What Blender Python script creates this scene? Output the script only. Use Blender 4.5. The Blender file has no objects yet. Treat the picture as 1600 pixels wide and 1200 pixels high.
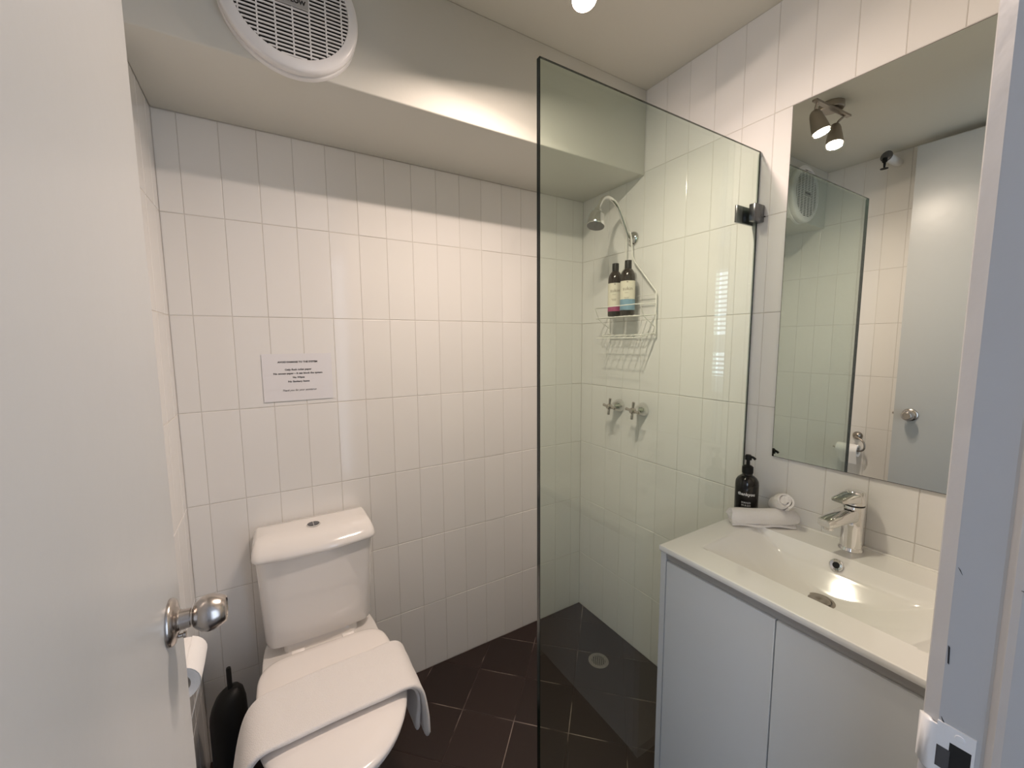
import bpy, bmesh, math, random
from mathutils import Vector, Matrix
random.seed(7)
sc = bpy.context.scene
COL = sc.collection
PI = math.pi

# ---------------------------------------------------------------- camera
YAW, PITCH, ROLL = 0.5437, -0.1041, -0.0071
CAM = Vector((-1.37286, -1.58595, 1.4061))
fwd = Vector((math.sin(YAW)*math.cos(PITCH), math.cos(YAW)*math.cos(PITCH), math.sin(PITCH)))
rt = Vector((math.cos(YAW), -math.sin(YAW), 0)); up = rt.cross(fwd)
rt2 = rt*math.cos(ROLL)+up*math.sin(ROLL); up2 = -rt*math.sin(ROLL)+up*math.cos(ROLL)
cd = bpy.data.cameras.new('camera'); co = bpy.data.objects.new('camera', cd); COL.objects.link(co)
m3 = Matrix((rt2, up2, -fwd)).transposed()
co.matrix_world = Matrix.Translation(CAM) @ m3.to_4x4()
cd.sensor_width = 36; cd.lens = 635.7049/1600*36; cd.clip_start = 0.01
sc.camera = co

# ---------------------------------------------------------------- view, world, lights
sc.view_settings.view_transform = 'Standard'; sc.view_settings.look = 'None'
sc.view_settings.gamma = 1; sc.view_settings.use_curve_mapping = False
sc.view_settings.exposure = 0.05
sc.cycles.max_bounces = 14; sc.cycles.diffuse_bounces = 10; sc.cycles.glossy_bounces = 6
sc.cycles.transparent_max_bounces = 24; sc.cycles.caustics_reflective = False
sc.cycles.use_denoising = True; sc.cycles.sample_clamp_indirect = 4
W = bpy.data.worlds.new('world'); sc.world = W; W.use_nodes = True
W.node_tree.nodes['Background'].inputs[0].default_value = (0.72, 0.83, 1.0, 1)
W.node_tree.nodes['Background'].inputs[1].default_value = 1.0

WARM = (1.0, 0.81, 0.69)
def lamp(name, loc, d, energy, rad=0.027):
    l = bpy.data.lights.new(name, 'AREA'); l.shape = 'DISK'; l.size = rad*2; l.energy = energy; l.color = WARM
    o = bpy.data.objects.new(name, l); COL.objects.link(o); o.location = loc
    o.rotation_euler = Vector(d).to_track_quat('-Z', 'Y').to_euler()
    return o
L1 = Vector((-0.64, -0.735, 2.255)); D1 = Vector((-0.14, -0.27, -0.95)).normalized()
L2 = Vector((-0.805, -0.72, 2.250)); D2 = Vector((0.17, -0.11, -0.97)).normalized()
lamp('lamp_light', L1+D1*0.012, D1, 8.2)
lamp('lamp_light', L2+D2*0.012, D2, 8.8)
wl = bpy.data.lights.new('window_light', 'AREA'); wl.shape = 'RECTANGLE'; wl.size = 1.4; wl.size_y = 1.15
wl.energy = 4.5; wl.color = (0.72, 0.84, 1.0)
wo = bpy.data.objects.new('window_light', wl); COL.objects.link(wo); wo.location = (-3.12, -3.0, 1.5)
wo.rotation_euler = (0, math.radians(-90), 0)

# ---------------------------------------------------------------- materials
def mat(name, col, rough=0.5, metal=0.0, spec=0.5, coat=0.0, bump=0, bscale=50, noise=0, nscale=8, emis=None, estr=0, sheen=0, sss=0):
    m = bpy.data.materials.new(name); m.use_nodes = True
    nt = m.node_tree; b = nt.nodes['Principled BSDF']
    b.inputs['Base Color'].default_value = (*col, 1); b.inputs['Roughness'].default_value = rough
    b.inputs['Metallic'].default_value = metal; b.inputs['Specular IOR Level'].default_value = spec
    b.inputs['Coat Weight'].default_value = coat; b.inputs['Coat Roughness'].default_value = 0.04
    if sheen: b.inputs['Sheen Weight'].default_value = sheen
    if emis: b.inputs['Emission Color'].default_value = (*emis, 1); b.inputs['Emission Strength'].default_value = estr
    tc = nt.nodes.new('ShaderNodeTexCoord')
    if bump:
        n = nt.nodes.new('ShaderNodeTexNoise'); n.inputs['Scale'].default_value = bscale; n.inputs['Detail'].default_value = 3
        nt.links.new(tc.outputs['Object'], n.inputs['Vector'])
        bp = nt.nodes.new('ShaderNodeBump'); bp.inputs['Strength'].default_value = bump; bp.inputs['Distance'].default_value = 0.002
        nt.links.new(n.outputs['Fac'], bp.inputs['Height']); nt.links.new(bp.outputs['Normal'], b.inputs['Normal'])
    if noise:
        n = nt.nodes.new('ShaderNodeTexNoise'); n.inputs['Scale'].default_value = nscale; n.inputs['Detail'].default_value = 4
        nt.links.new(tc.outputs['Object'], n.inputs['Vector'])
        mx = nt.nodes.new('ShaderNodeMix'); mx.data_type = 'RGBA'
        mx.inputs[6].default_value = (*[c*(1-noise) for c in col], 1); mx.inputs[7].default_value = (*[min(1, c*(1+noise)) for c in col], 1)
        nt.links.new(n.outputs['Fac'], mx.inputs[0]); nt.links.new(mx.outputs[2], b.inputs['Base Color'])
    return m

def tile_material(name, col, rough, var, wav, wscale):
    m = mat(name, col, rough); nt = m.node_tree; b = nt.nodes['Principled BSDF']
    oi = nt.nodes.new('ShaderNodeObjectInfo'); mx = nt.nodes.new('ShaderNodeMix'); mx.data_type = 'RGBA'
    mx.inputs[6].default_value = (*[c*(1-var) for c in col], 1); mx.inputs[7].default_value = (*[min(1, c*(1+var)) for c in col], 1)
    nt.links.new(oi.outputs['Random'], mx.inputs[0]); nt.links.new(mx.outputs[2], b.inputs['Base Color'])
    tc = nt.nodes.new('ShaderNodeTexCoord'); geo = nt.nodes.new('ShaderNodeNewGeometry')
    n = nt.nodes.new('ShaderNodeTexNoise'); n.inputs['Scale'].default_value = wscale; n.inputs['Detail'].default_value = 1
    nt.links.new(geo.outputs['Position'], n.inputs['Vector'])
    bp = nt.nodes.new('ShaderNodeBump'); bp.inputs['Strength'].default_value = wav; bp.inputs['Distance'].default_value = 0.004
    nt.links.new(n.outputs['Fac'], bp.inputs['Height']); nt.links.new(bp.outputs['Normal'], b.inputs['Normal'])
    return m

M = {}
M['tile'] = tile_material('white_glazed_tile', (0.775, 0.763, 0.742), 0.10, 0.015, 0.12, 9)
M['grout'] = mat('wall_grout', (0.60, 0.575, 0.54), 0.9, noise=0.12, nscale=14)
M['paint'] = mat('white_paint', (0.62, 0.615, 0.565), 0.55, bump=0.15, bscale=60)
M['ceilpaint'] = mat('ceiling_paint', (0.65, 0.64, 0.575), 0.7, bump=0.2, bscale=40)
M['doorpaint'] = mat('door_gloss_paint', (0.465, 0.478, 0.475), 0.32, bump=0.2, bscale=25)
M['jambpaint'] = mat('jamb_gloss_paint', (0.48, 0.48, 0.485), 0.35, bump=0.5, bscale=30)
M['hall'] = mat('hall_paint', (0.74, 0.74, 0.76), 0.7)
M['carpet'] = mat('hall_carpet', (0.25, 0.22, 0.2), 0.95, noise=0.2, nscale=60)
M['floortile'] = tile_material('dark_brown_floor_tile', (0.024, 0.0130, 0.0112), 0.28, 0.18, 0.08, 14)
M['ceramic'] = mat('white_ceramic', (0.78, 0.755, 0.73), 0.12, coat=0.6)
M['basin'] = mat('basin_ceramic', (0.86, 0.845, 0.81), 0.08, coat=0.6)
M['seat'] = mat('seat_plastic', (0.88, 0.84, 0.81), 0.2, coat=0.4)
M['chrome'] = mat('chrome', (0.78, 0.77, 0.76), 0.07, metal=1)
M['satin'] = mat('satin_steel', (0.52, 0.48, 0.45), 0.24, metal=1)
M['darkmetal'] = mat('gunmetal', (0.16, 0.16, 0.17), 0.25, metal=0.9)
M['mirror'] = mat('mirror_silver', (0.80, 0.83, 0.78), 0.0, metal=1)
M['mirroredge'] = mat('mirror_edge', (0.05, 0.04, 0.035), 0.3)
M['glassedge'] = mat('dark_glass_edge', (0.008, 0.016, 0.013), 0.1)
M['cab'] = mat('cabinet_white_satin', (0.68, 0.695, 0.71), 0.35)
M['rail'] = mat('rail_grey_satin', (0.50, 0.48, 0.46), 0.35, metal=0.3)
M['black'] = mat('black_plastic', (0.006, 0.006, 0.006), 0.5, spec=0.25)
M['soap'] = mat('black_bottle', (0.006, 0.005, 0.005), 0.12)
M['brownbottle'] = mat('dark_brown_bottle', (0.02, 0.012, 0.009), 0.15)
M['labelcream'] = mat('cream_label', (0.72, 0.68, 0.56), 0.5)
M['labelpink'] = mat('magenta_band', (0.36, 0.07, 0.17), 0.5)
M['labelblue'] = mat('blue_band', (0.20, 0.34, 0.44), 0.5)
M['ink'] = mat('black_ink', (0.015, 0.013, 0.013), 0.6)
M['greyink'] = mat('grey_ink', (0.25, 0.21, 0.18), 0.6)
M['whiteink'] = mat('white_print', (0.75, 0.75, 0.75), 0.6)
M['paper'] = mat('laminated_paper', (0.75, 0.74, 0.76), 0.18)
M['tissue'] = mat('toilet_paper', (0.85, 0.84, 0.83), 0.95, bump=0.4, bscale=120)
M['towel'] = mat('white_terry_towel', (0.84, 0.81, 0.79), 0.95, bump=0.9, bscale=450, sheen=0.3)
M['wire'] = mat('white_coated_wire', (0.80, 0.79, 0.74), 0.3)
M['plastic'] = mat('white_plastic', (0.76, 0.76, 0.77), 0.3)
M['plaque'] = mat('silver_plaque', (0.42, 0.42, 0.42), 0.35, metal=0.4)
M['dark'] = mat('dark_void', (0.01, 0.01, 0.01), 0.8)
M['bulb'] = mat('lamp_lens', (1, 0.9, 0.8), 0.4, emis=(1.0, 0.85, 0.68), estr=38)
M['sky'] = mat('window_daylight', (0.8, 0.9, 1), 0.5, emis=(0.72, 0.84, 1.0), estr=6.0)
M['sky2'] = mat('door_daylight', (0.8, 0.86, 1), 0.5, emis=(0.72, 0.84, 1.0), estr=2.3)
M['pewter'] = mat('brushed_nickel', (0.40, 0.36, 0.32), 0.3, metal=1)
M['blind'] = mat('blind_slat', (0.35, 0.36, 0.4), 0.6)
M['chip'] = mat('chipped_dark_paint', (0.02, 0.02, 0.025), 0.8)

# grey brown floor grout with pale lime residue
g = mat('floor_grout', (0.035, 0.022, 0.02), 0.8); nt = g.node_tree; b = nt.nodes['Principled BSDF']
tc = nt.nodes.new('ShaderNodeTexCoord'); n = nt.nodes.new('ShaderNodeTexNoise'); n.inputs['Scale'].default_value = 5.5; n.inputs['Detail'].default_value = 3
nt.links.new(tc.outputs['Object'], n.inputs['Vector']); r = nt.nodes.new('ShaderNodeValToRGB')
r.color_ramp.elements[0].position = 0.50; r.color_ramp.elements[0].color = (0.035, 0.021, 0.018, 1)
r.color_ramp.elements[1].position = 0.66; r.color_ramp.elements[1].color = (0.36, 0.29, 0.25, 1)
nt.links.new(n.outputs['Fac'], r.inputs[0]); nt.links.new(r.outputs[0], b.inputs['Base Color'])
M['floorgrout'] = g

# clear toughened glass as a thin slab: tinted straight-through light plus mirror reflection (Schlick)
g = bpy.data.materials.new('green_tinted_glass'); g.use_nodes = True; nt = g.node_tree
for x in list(nt.nodes): nt.nodes.remove(x)
out = nt.nodes.new('ShaderNodeOutputMaterial'); mixs = nt.nodes.new('ShaderNodeMixShader')
tr = nt.nodes.new('ShaderNodeBsdfTransparent'); tr.inputs[0].default_value = (0.865, 0.915, 0.872, 1)
gl = nt.nodes.new('ShaderNodeBsdfGlossy'); gl.inputs['Roughness'].default_value = 0.0
lw = nt.nodes.new('ShaderNodeLayerWeight'); lw.inputs['Blend'].default_value = 0.5
pw = nt.nodes.new('ShaderNodeMath'); pw.operation = 'POWER'; pw.inputs[1].default_value = 5
ml = nt.nodes.new('ShaderNodeMath'); ml.operation = 'MULTIPLY_ADD'; ml.inputs[1].default_value = 0.96; ml.inputs[2].default_value = 0.04
nt.links.new(lw.outputs['Facing'], pw.inputs[0]); nt.links.new(pw.outputs[0], ml.inputs[0]); nt.links.new(ml.outputs[0], mixs.inputs[0])
nt.links.new(tr.outputs[0], mixs.inputs[1]); nt.links.new(gl.outputs[0], mixs.inputs[2]); nt.links.new(mixs.outputs[0], out.inputs[0])
M['glass'] = g

# ---------------------------------------------------------------- helpers
ORI = {}
def tag(o, label=None, cat=None, group=None, kind=None):
    if label: o['label'] = label
    if cat: o['category'] = cat
    if group: o['group'] = group
    if kind: o['kind'] = kind
    return o
def thing(name, label, cat, loc=(0, 0, 0), group=None):
    o = bpy.data.objects.new(name, None); COL.objects.link(o); o.location = loc; o.empty_display_size = 0.05
    ORI[o.name] = Vector(loc); return tag(o, label, cat, group)
def obj(name, bm, m, parent=None, smooth=True, label=None, kind=None, origin=None, angle=40):
    """Link one mesh built in world coordinates; its origin is moved to its parent's base."""
    o0 = Vector(origin) if origin is not None else (ORI[parent.name] if parent else Vector((0, 0, 0)))
    bmesh.ops.recalc_face_normals(bm, faces=bm.faces[:])
    bm.transform(Matrix.Translation(-o0))
    me = bpy.data.meshes.new(name); bm.to_mesh(me); bm.free()
    if smooth:
        me.shade_smooth()
        me.set_sharp_from_angle(angle=math.radians(angle))
    for mm in (m if isinstance(m, (list, tuple)) else [m]): me.materials.append(M[mm])
    o = bpy.data.objects.new(name, me); COL.objects.link(o)
    if parent: o.parent = parent; o.location = o0-ORI[parent.name]
    else: o.location = o0
    ORI[o.name] = o0
    tag(o, label=label, kind=kind); return o
def box(bm, x0, x1, y0, y1, z0, z1, bev=0, seg=2):
    r = bmesh.ops.create_cube(bm, size=1)
    for v in r['verts']:
        v.co = Vector(((x0+x1)/2+v.co.x*(x1-x0), (y0+y1)/2+v.co.y*(y1-y0), (z0+z1)/2+v.co.z*(z1-z0)))
    if bev:
        es = {e for v in r['verts'] for e in v.link_edges}
        bmesh.ops.bevel(bm, geom=list(es), offset=bev, segments=seg, profile=0.5, affect='EDGES')
    return bm
def B(*a, **k): return box(bmesh.new(), *a, **k)
def basis(d):
    d = Vector(d).normalized(); a = Vector((0, 0, 1)) if abs(d.z) < 0.9 else Vector((1, 0, 0))
    u = d.cross(a).normalized(); return u, u.cross(d).normalized(), d
def lathe(bm, prof, org, axis=(0, 0, 1), seg=40, sx=1, sy=1, cap=True):
    u, v, d = basis(axis); org = Vector(org); rings = []
    for r, h in prof:
        if r < 1e-6: rings.append([bm.verts.new(org+d*h)]); continue
        rings.append([bm.verts.new(org+d*h+u*(r*sx*math.cos(2*PI*i/seg))+v*(r*sy*math.sin(2*PI*i/seg))) for i in range(seg)])
    for a, c in zip(rings, rings[1:]):
        for i in range(seg):
            j = (i+1) % seg
            if len(a) == 1 and len(c) == 1: continue
            if len(a) == 1: bm.faces.new((a[0], c[j], c[i]))
            elif len(c) == 1: bm.faces.new((a[i], a[j], c[0]))
            else: bm.faces.new((a[i], a[j], c[j], c[i]))
    if cap:
        for rg in (rings[0], rings[-1]):
            if len(rg) > 1: bm.faces.new(rg)
    return bm
def smoothpts(pts, n=6, closed=False):
    P = [Vector(p) for p in pts]; o = []; N = len(P)
    for i in range(N if closed else N-1):
        p1, p2 = P[i], P[(i+1) % N]
        p0 = P[i-1] if (i > 0 or closed) else p1; p3 = P[(i+2) % N] if (closed or i+2 < N) else p2
        for k in range(n):
            t = k/n
            o.append(0.5*((2*p1)+(p2-p0)*t+(2*p0-5*p1+4*p2-p3)*t*t+(3*p1-p0-3*p2+p3)*t**3))
    if not closed: o.append(P[-1])
    return o
def tube(bm, pts, r, seg=8, closed=False):
    P = [Vector(p) for p in pts]; N = len(P); rings = []
    u = None
    for i, p in enumerate(P):
        if closed: t = P[(i+1) % N]-P[i-1]
        else: t = P[min(i+1, N-1)]-P[max(i-1, 0)]
        t.normalize()
        if u is None: u = basis(t)[0]
        u = (u-t*u.dot(t)); u = u.normalized() if u.length > 1e-6 else basis(t)[0]
        w = t.cross(u); rr = r(i/(N-1)) if callable(r) else r
        rings.append([bm.verts.new(p+u*(rr*math.cos(2*PI*k/seg))+w*(rr*math.sin(2*PI*k/seg))) for k in range(seg)])
    for i in range(N if closed else N-1):
        a, c = rings[i], rings[(i+1) % N]
        for k in range(seg):
            j = (k+1) % seg; bm.faces.new((a[k], a[j], c[j], c[k]))
    if not closed: bm.faces.new(rings[0]); bm.faces.new(rings[-1])
    return bm
def loft(bm, loops, cap=(True, True)):
    R = [[bm.verts.new(Vector(p)) for p in L] for L in loops]; n = len(R[0])
    for a, c in zip(R, R[1:]):
        for i in range(n):
            j = (i+1) % n; bm.faces.new((a[i], a[j], c[j], c[i]))
    if cap[0]: bm.faces.new(R[0])
    if cap[1]: bm.faces.new(R[-1])
    return bm
def prism(bm, poly, z0, z1):
    return loft(bm, [[(x, y, z0) for x, y in poly], [(x, y, z1) for x, y in poly]])
def text_bm(s, size, org, xdir, ydir, depth=0.0003, align='CENTER', shear=0, bold=0, spacing=1.0, bend=None):
    """Lettering as a thin mesh; bend=(axis point, radius) wraps it round a vertical bottle."""
    c = bpy.data.curves.new('lettering', 'FONT'); c.body = s; c.size = size; c.align_x = align; c.align_y = 'CENTER'
    c.shear = shear; c.offset = bold; c.space_character = spacing; c.resolution_u = 2; c.extrude = depth
    o = bpy.data.objects.new('lettering', c); COL.objects.link(o)
    me = bpy.data.meshes.new_from_object(o.evaluated_get(bpy.context.evaluated_depsgraph_get()))
    bpy.data.objects.remove(o); bpy.data.curves.remove(c)
    bm = bmesh.new(); bm.from_mesh(me); bpy.data.meshes.remove(me)
    X = Vector(xdir).normalized(); Y = Vector(ydir).normalized(); Z = X.cross(Y); org = Vector(org)
    for v in bm.verts:
        p = v.co.copy()
        if bend:
            a = p.x/bend; v.co = org+X*(math.sin(a)*bend)+Z*((math.cos(a)-1)*bend+p.z*math.cos(a))+Y*p.y
        else: v.co = org+X*p.x+Y*p.y+Z*p.z
    return bm

# ---------------------------------------------------------------- dimensions
LX = -1.6126; CEIL = 2.405; FY = -1.485; BZ = 2.078; BY = -0.376
G = 0.0013     # grout lies this far behind the tile faces

# ---------------------------------------------------------------- tiled walls
TM = {}
def tile_mesh(w, h, t=0.007, m='tile', bev=0.0014):
    key = (round(w, 4), round(h, 4), m)
    if key in TM: return TM[key]
    bm = bmesh.new(); loops = []
    for ins, z in ((0, -t), (0, -bev), (bev*0.3, -bev*0.3), (bev, 0)):
        a, c = w/2-ins, h/2-ins
        loops.append([(-a, -c, z), (a, -c, z), (a, c, z), (-a, c, z)])
    loft(bm, loops, (False, True)); bmesh.ops.recalc_face_normals(bm, faces=bm.faces[:])
    me = bpy.data.meshes.new('tile'); bm.to_mesh(me); bm.free(); me.materials.append(M[m]); TM[key] = me; return me
def tile_wall(parent, S, Z, org, sdir, nrm):
    """tiles between successive joint positions S (along sdir) and Z (up); org is the wall's zero point"""
    sd, nn = Vector(sdir), Vector(nrm); up_ = Vector((0, 0, 1)); jw = 0.0016; jh = 0.0021
    R = Matrix((sd, up_, nn)).transposed()
    if R.determinant() < 0: R = Matrix((-sd, up_, nn)).transposed()
    for s0, s1 in zip(S, S[1:]):
        for z0, z1 in zip(Z, Z[1:]):
            w, h = abs(s1-s0)-jw, z1-z0-jh
            if w < 0.006 or h < 0.006: continue
            o = bpy.data.objects.new('tile', tile_mesh(w, h)); COL.objects.link(o); o.parent = parent
            tilt = Matrix.Rotation(random.gauss(0, 0.0022), 3, 'X') @ Matrix.Rotation(random.gauss(0, 0.0032), 3, 'Y')
            o.matrix_world = Matrix.Translation(Vector(org)+sd*((s0+s1)/2)+up_*((z0+z1)/2)) @ (R @ tilt).to_4x4()
ZJ = [0.0]+[0.3*k-0.0086 for k in range(1, 9)]
# back wall (slab behind the tiles)
wb = obj('wall_back', B(LX-0.12, 0.12, G, 0.12, -0.1, CEIL+0.1), 'grout', smooth=False, kind='structure')
XJ = [LX]+[x for x in (-1.6551+0.0995*i for i in range(1, 17)) if x < -0.01]+[0.0]
tile_wall(wb, XJ, ZJ[:7]+[BZ], (0, 0, 0), (1, 0, 0), (0, -1, 0))
wr = obj('wall_right', B(G, 0.12, FY-0.12, G, -0.1, CEIL+0.1), 'grout', smooth=False, kind='structure')
YJ = [0.0]+[-0.0787-0.0995*i for i in range(0, 15) if -0.0787-0.0995*i > FY+0.01]+[FY]
tile_wall(wr, YJ, ZJ[:8]+[CEIL], (0, 0, 0), (0, 1, 0), (-1, 0, 0))
wlft = obj('wall_left', B(LX-0.12, LX-G, FY, G, -0.1, CEIL+0.1), 'grout', smooth=False, kind='structure')
tile_wall(wlft, [0.0]+[-0.06-0.0995*i for i in range(0, 15) if -0.06-0.0995*i > FY+0.01]+[FY], ZJ[:8]+[CEIL], (LX, 0, 0), (0, 1, 0), (1, 0, 0))
# small drill hole beside the glass clamp
obj('screw_hole', lathe(bmesh.new(), [(0.0022, 0), (0.0022, 0.0012), (0, 0.0012)], (0.0004, -0.862, 1.792), (-1, 0, 0), 12), 'dark', wr, label='small black drill hole')
# front wall with the doorway, painted
JX, HX = -0.845, -1.54
bm = B(JX+0.02, 0.12, FY-0.125, FY, -0.02, CEIL+0.1)
box(bm, LX-0.12, HX-0.02, FY-0.125, FY, -0.02, CEIL+0.1); box(bm, HX-0.02, JX+0.02, FY-0.125, FY, 2.385, CEIL+0.1)
obj('wall_front', bm, 'paint', smooth=False, kind='structure')
obj('ceiling', B(LX-0.12, 0.12, FY-0.125, 0.12, CEIL, CEIL+0.1), 'ceilpaint', smooth=False, kind='structure')
bm = B(LX, 0, BY, 0.0, BZ, CEIL, bev=0.004)
obj('ceiling_bulkhead', bm, 'paint', kind='structure', angle=50)

# ---------------------------------------------------------------- floor of square tiles laid on the diagonal
fl = obj('floor', B(LX-0.1, 0.1, FY-0.125, 0.1, -0.1, -0.0014), 'floorgrout', smooth=False, kind='structure')
def clip(poly, ax, lim, keep_less):
    out_ = []
    for i in range(len(poly)):
        a, c = poly[i], poly[(i+1) % len(poly)]
        ia = (a[ax] <= lim) == keep_less or a[ax] == lim; ic = (c[ax] <= lim) == keep_less or c[ax] == lim
        if ia: out_.append(a)
        if ia != ic:
            t = (lim-a[ax])/(c[ax]-a[ax]); out_.append(tuple(a[k]+(c[k]-a[k])*t for k in range(2)))
    return out_
st = 0.1432; P0 = (-0.6615, -0.1195); FT = None
for i in range(-14, 15):
    for j in range(-14, 15):
        cx, cy = P0[0]+st*(i+j)+st, P0[1]+st*(i-j)
        hd = st-0.0022
        poly = [(cx-hd, cy), (cx, cy-hd), (cx+hd, cy), (cx, cy+hd)]
        q = poly
        for ax, lim, less in ((0, -0.001, True), (0, LX+0.001, False), (1, -0.001, True), (1, FY-0.1, False)):
            if q: q = clip(q, ax, lim, less)
        if len(q) < 3: continue
        full = q == poly
        ar = abs(sum(q[k][0]*q[(k+1) % len(q)][1]-q[(k+1) % len(q)][0]*q[k][1] for k in range(len(q))))/2
        if ar < 2e-4: continue
        if full and FT is not None: me = FT
        else:
            bm = bmesh.new(); mx_, my_ = cx, cy
            sh = [(x-mx_, y-my_) for x, y in q]; c0 = (sum(x for x, y in sh)/len(sh), sum(y for x, y in sh)/len(sh))
            ins = lambda k: [(c0[0]+(x-c0[0])*(1-k), c0[1]+(y-c0[1])*(1-k)) for x, y in sh]
            loft(bm, [[(x, y, -0.008) for x, y in sh], [(x, y, -0.0012) for x, y in sh], [(x, y, -0.0003) for x, y in ins(0.008)], [(x, y, 0) for x, y in ins(0.02)]], (False, True))
            bmesh.ops.recalc_face_normals(bm, faces=bm.faces[:])
            me = bpy.data.meshes.new('tile'); bm.to_mesh(me); bm.free(); me.materials.append(M['floortile'])
            if full: FT = me
        o = bpy.data.objects.new('tile', me); COL.objects.link(o); o.parent = fl; o.location = (cx, cy, 0)
        o.rotation_euler = (random.gauss(0, 0.002), random.gauss(0, 0.002), 0)

# ---------------------------------------------------------------- the hallway the photo is taken from
HZ = CEIL
obj('floor_hall', B(-3.3, 0.8, -5.0, FY-0.125, -0.1, -0.002), 'carpet', smooth=False, kind='structure')
obj('ceiling_hall', B(-3.3, 0.8, -5.0, FY-0.125, HZ, HZ+0.1), 'hall', smooth=False, kind='structure')
obj('wall_hall_rear', B(-3.3, 0.8, -5.1, -5.0, -0.1, HZ), 'hall', smooth=False, kind='structure')
obj('wall_hall_side', B(-0.80, 0.8, -3.12, -3.0, -0.1, HZ), 'hall', smooth=False, kind='structure')
obj('wall_hall_right', B(0.7, 0.8, -3.0, FY-0.125, -0.1, HZ), 'hall', smooth=False, kind='structure')
obj('wall_hall_left', B(-3.3, LX-0.12, FY-0.125, FY, -0.1, HZ), 'hall', smooth=False, kind='structure')
wy0, wy1, wz0, wz1 = -3.75, -2.25, 0.93, 2.26
bm = B(-3.3, -3.2, -5.0, wy0, -0.1, HZ); box(bm, -3.3, -3.2, wy1, FY-0.125, -0.1, HZ)
box(bm, -3.3, -3.2, wy0, wy1, -0.1, wz0); box(bm, -3.3, -3.2, wy0, wy1, wz1, HZ)
obj('wall_hall_window', bm, 'hall', smooth=False, kind='structure')
bm = B(-3.28, -3.22, wy0, wy0+0.05, wz0, wz1); box(bm, -3.28, -3.22, wy1-0.05, wy1, wz0, wz1)
box(bm, -3.28, -3.22, wy0, wy1, wz0, wz0+0.05); box(bm, -3.28, -3.22, wy0, wy1, wz1-0.05, wz1); box(bm, -3.28, -3.2, wy0, wy1, 1.26, 1.47)
w1 = obj('window_1', bm, 'plastic', smooth=False, kind='structure')
obj('pane', B(-3.27, -3.26, wy0+0.05, wy1-0.05, wz0+0.05, wz1-0.05), 'sky', w1, smooth=False)
# glazed balcony door on the hall side wall
bm = B(-0.78, -0.73, -2.998, -2.965, 0.0, 2.3); box(bm, 0.42, 0.47, -2.998, -2.965, 0, 2.3); box(bm, -0.73, 0.42, -2.998, -2.965, 2.25, 2.3); box(bm, -0.73, 0.42, -2.998, -2.965, 0, 0.06)
d2 = obj('door_2', bm, 'plastic', smooth=False, kind='structure')
obj('pane', B(-0.73, 0.42, -2.992, -2.985, 0.06, 2.25), 'sky2', d2, smooth=False)
sl = bpy.data.meshes.new('slat'); bm = B(-0.014, 0.014, -0.69, 0.69, -0.0012, 0.0012); bm.to_mesh(sl); bm.free(); sl.materials.append(M['blind'])
for k in range(25):
    z = wz0+0.07+k*0.052
    if 1.25 < z < 1.48: continue
    o = bpy.data.objects.new('slat', sl); COL.objects.link(o); o.parent = w1; o.location = (-3.235, -3.0, z); o.rotation_euler = (0, math.radians(50), 0)

# ---------------------------------------------------------------- door frame (right jamb), strike plate
prof = [(JX+0.02, FY-0.125), (JX-0.012, FY-0.125), (JX-0.012, -1.534), (JX-0.010, -1.529), (JX-0.001, -1.5235), (JX, -1.5215),
        (JX, -1.4938), (JX+0.0070, -1.4825), (JX+0.0095, -1.4812), (JX+0.02, -1.481)]
bm = prism(bmesh.new(), prof, -0.002, 2.385)
tj = obj('trim_1', bm, 'jambpaint', kind='structure', angle=15)
def jamb_chip(pts, name='paint_chip', lab='dark chip in the white paint', x=JX-0.0002):
    bm = loft(bmesh.new(), [[(x-0.0004, y, z) for y, z in pts], [(x+0.0003, y, z) for y, z in pts]])
    obj(name, bm, 'chip', tj, smooth=False, label=lab)
jamb_chip([(-1.496, 1.1205), (-1.4948, 1.122), (-1.4955, 1.105), (-1.4965, 1.104)])
jamb_chip([(-1.497, 1.197), (-1.4955, 1.199), (-1.4985, 1.193)])
jamb_chip([(-1.4965, 1.046), (-1.4953, 1.050), (-1.4985, 1.044)])
jamb_chip([(-1.533, 1.201), (-1.5395, 1.2015), (-1.539, 1.1995)], x=JX-0.0122)
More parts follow.
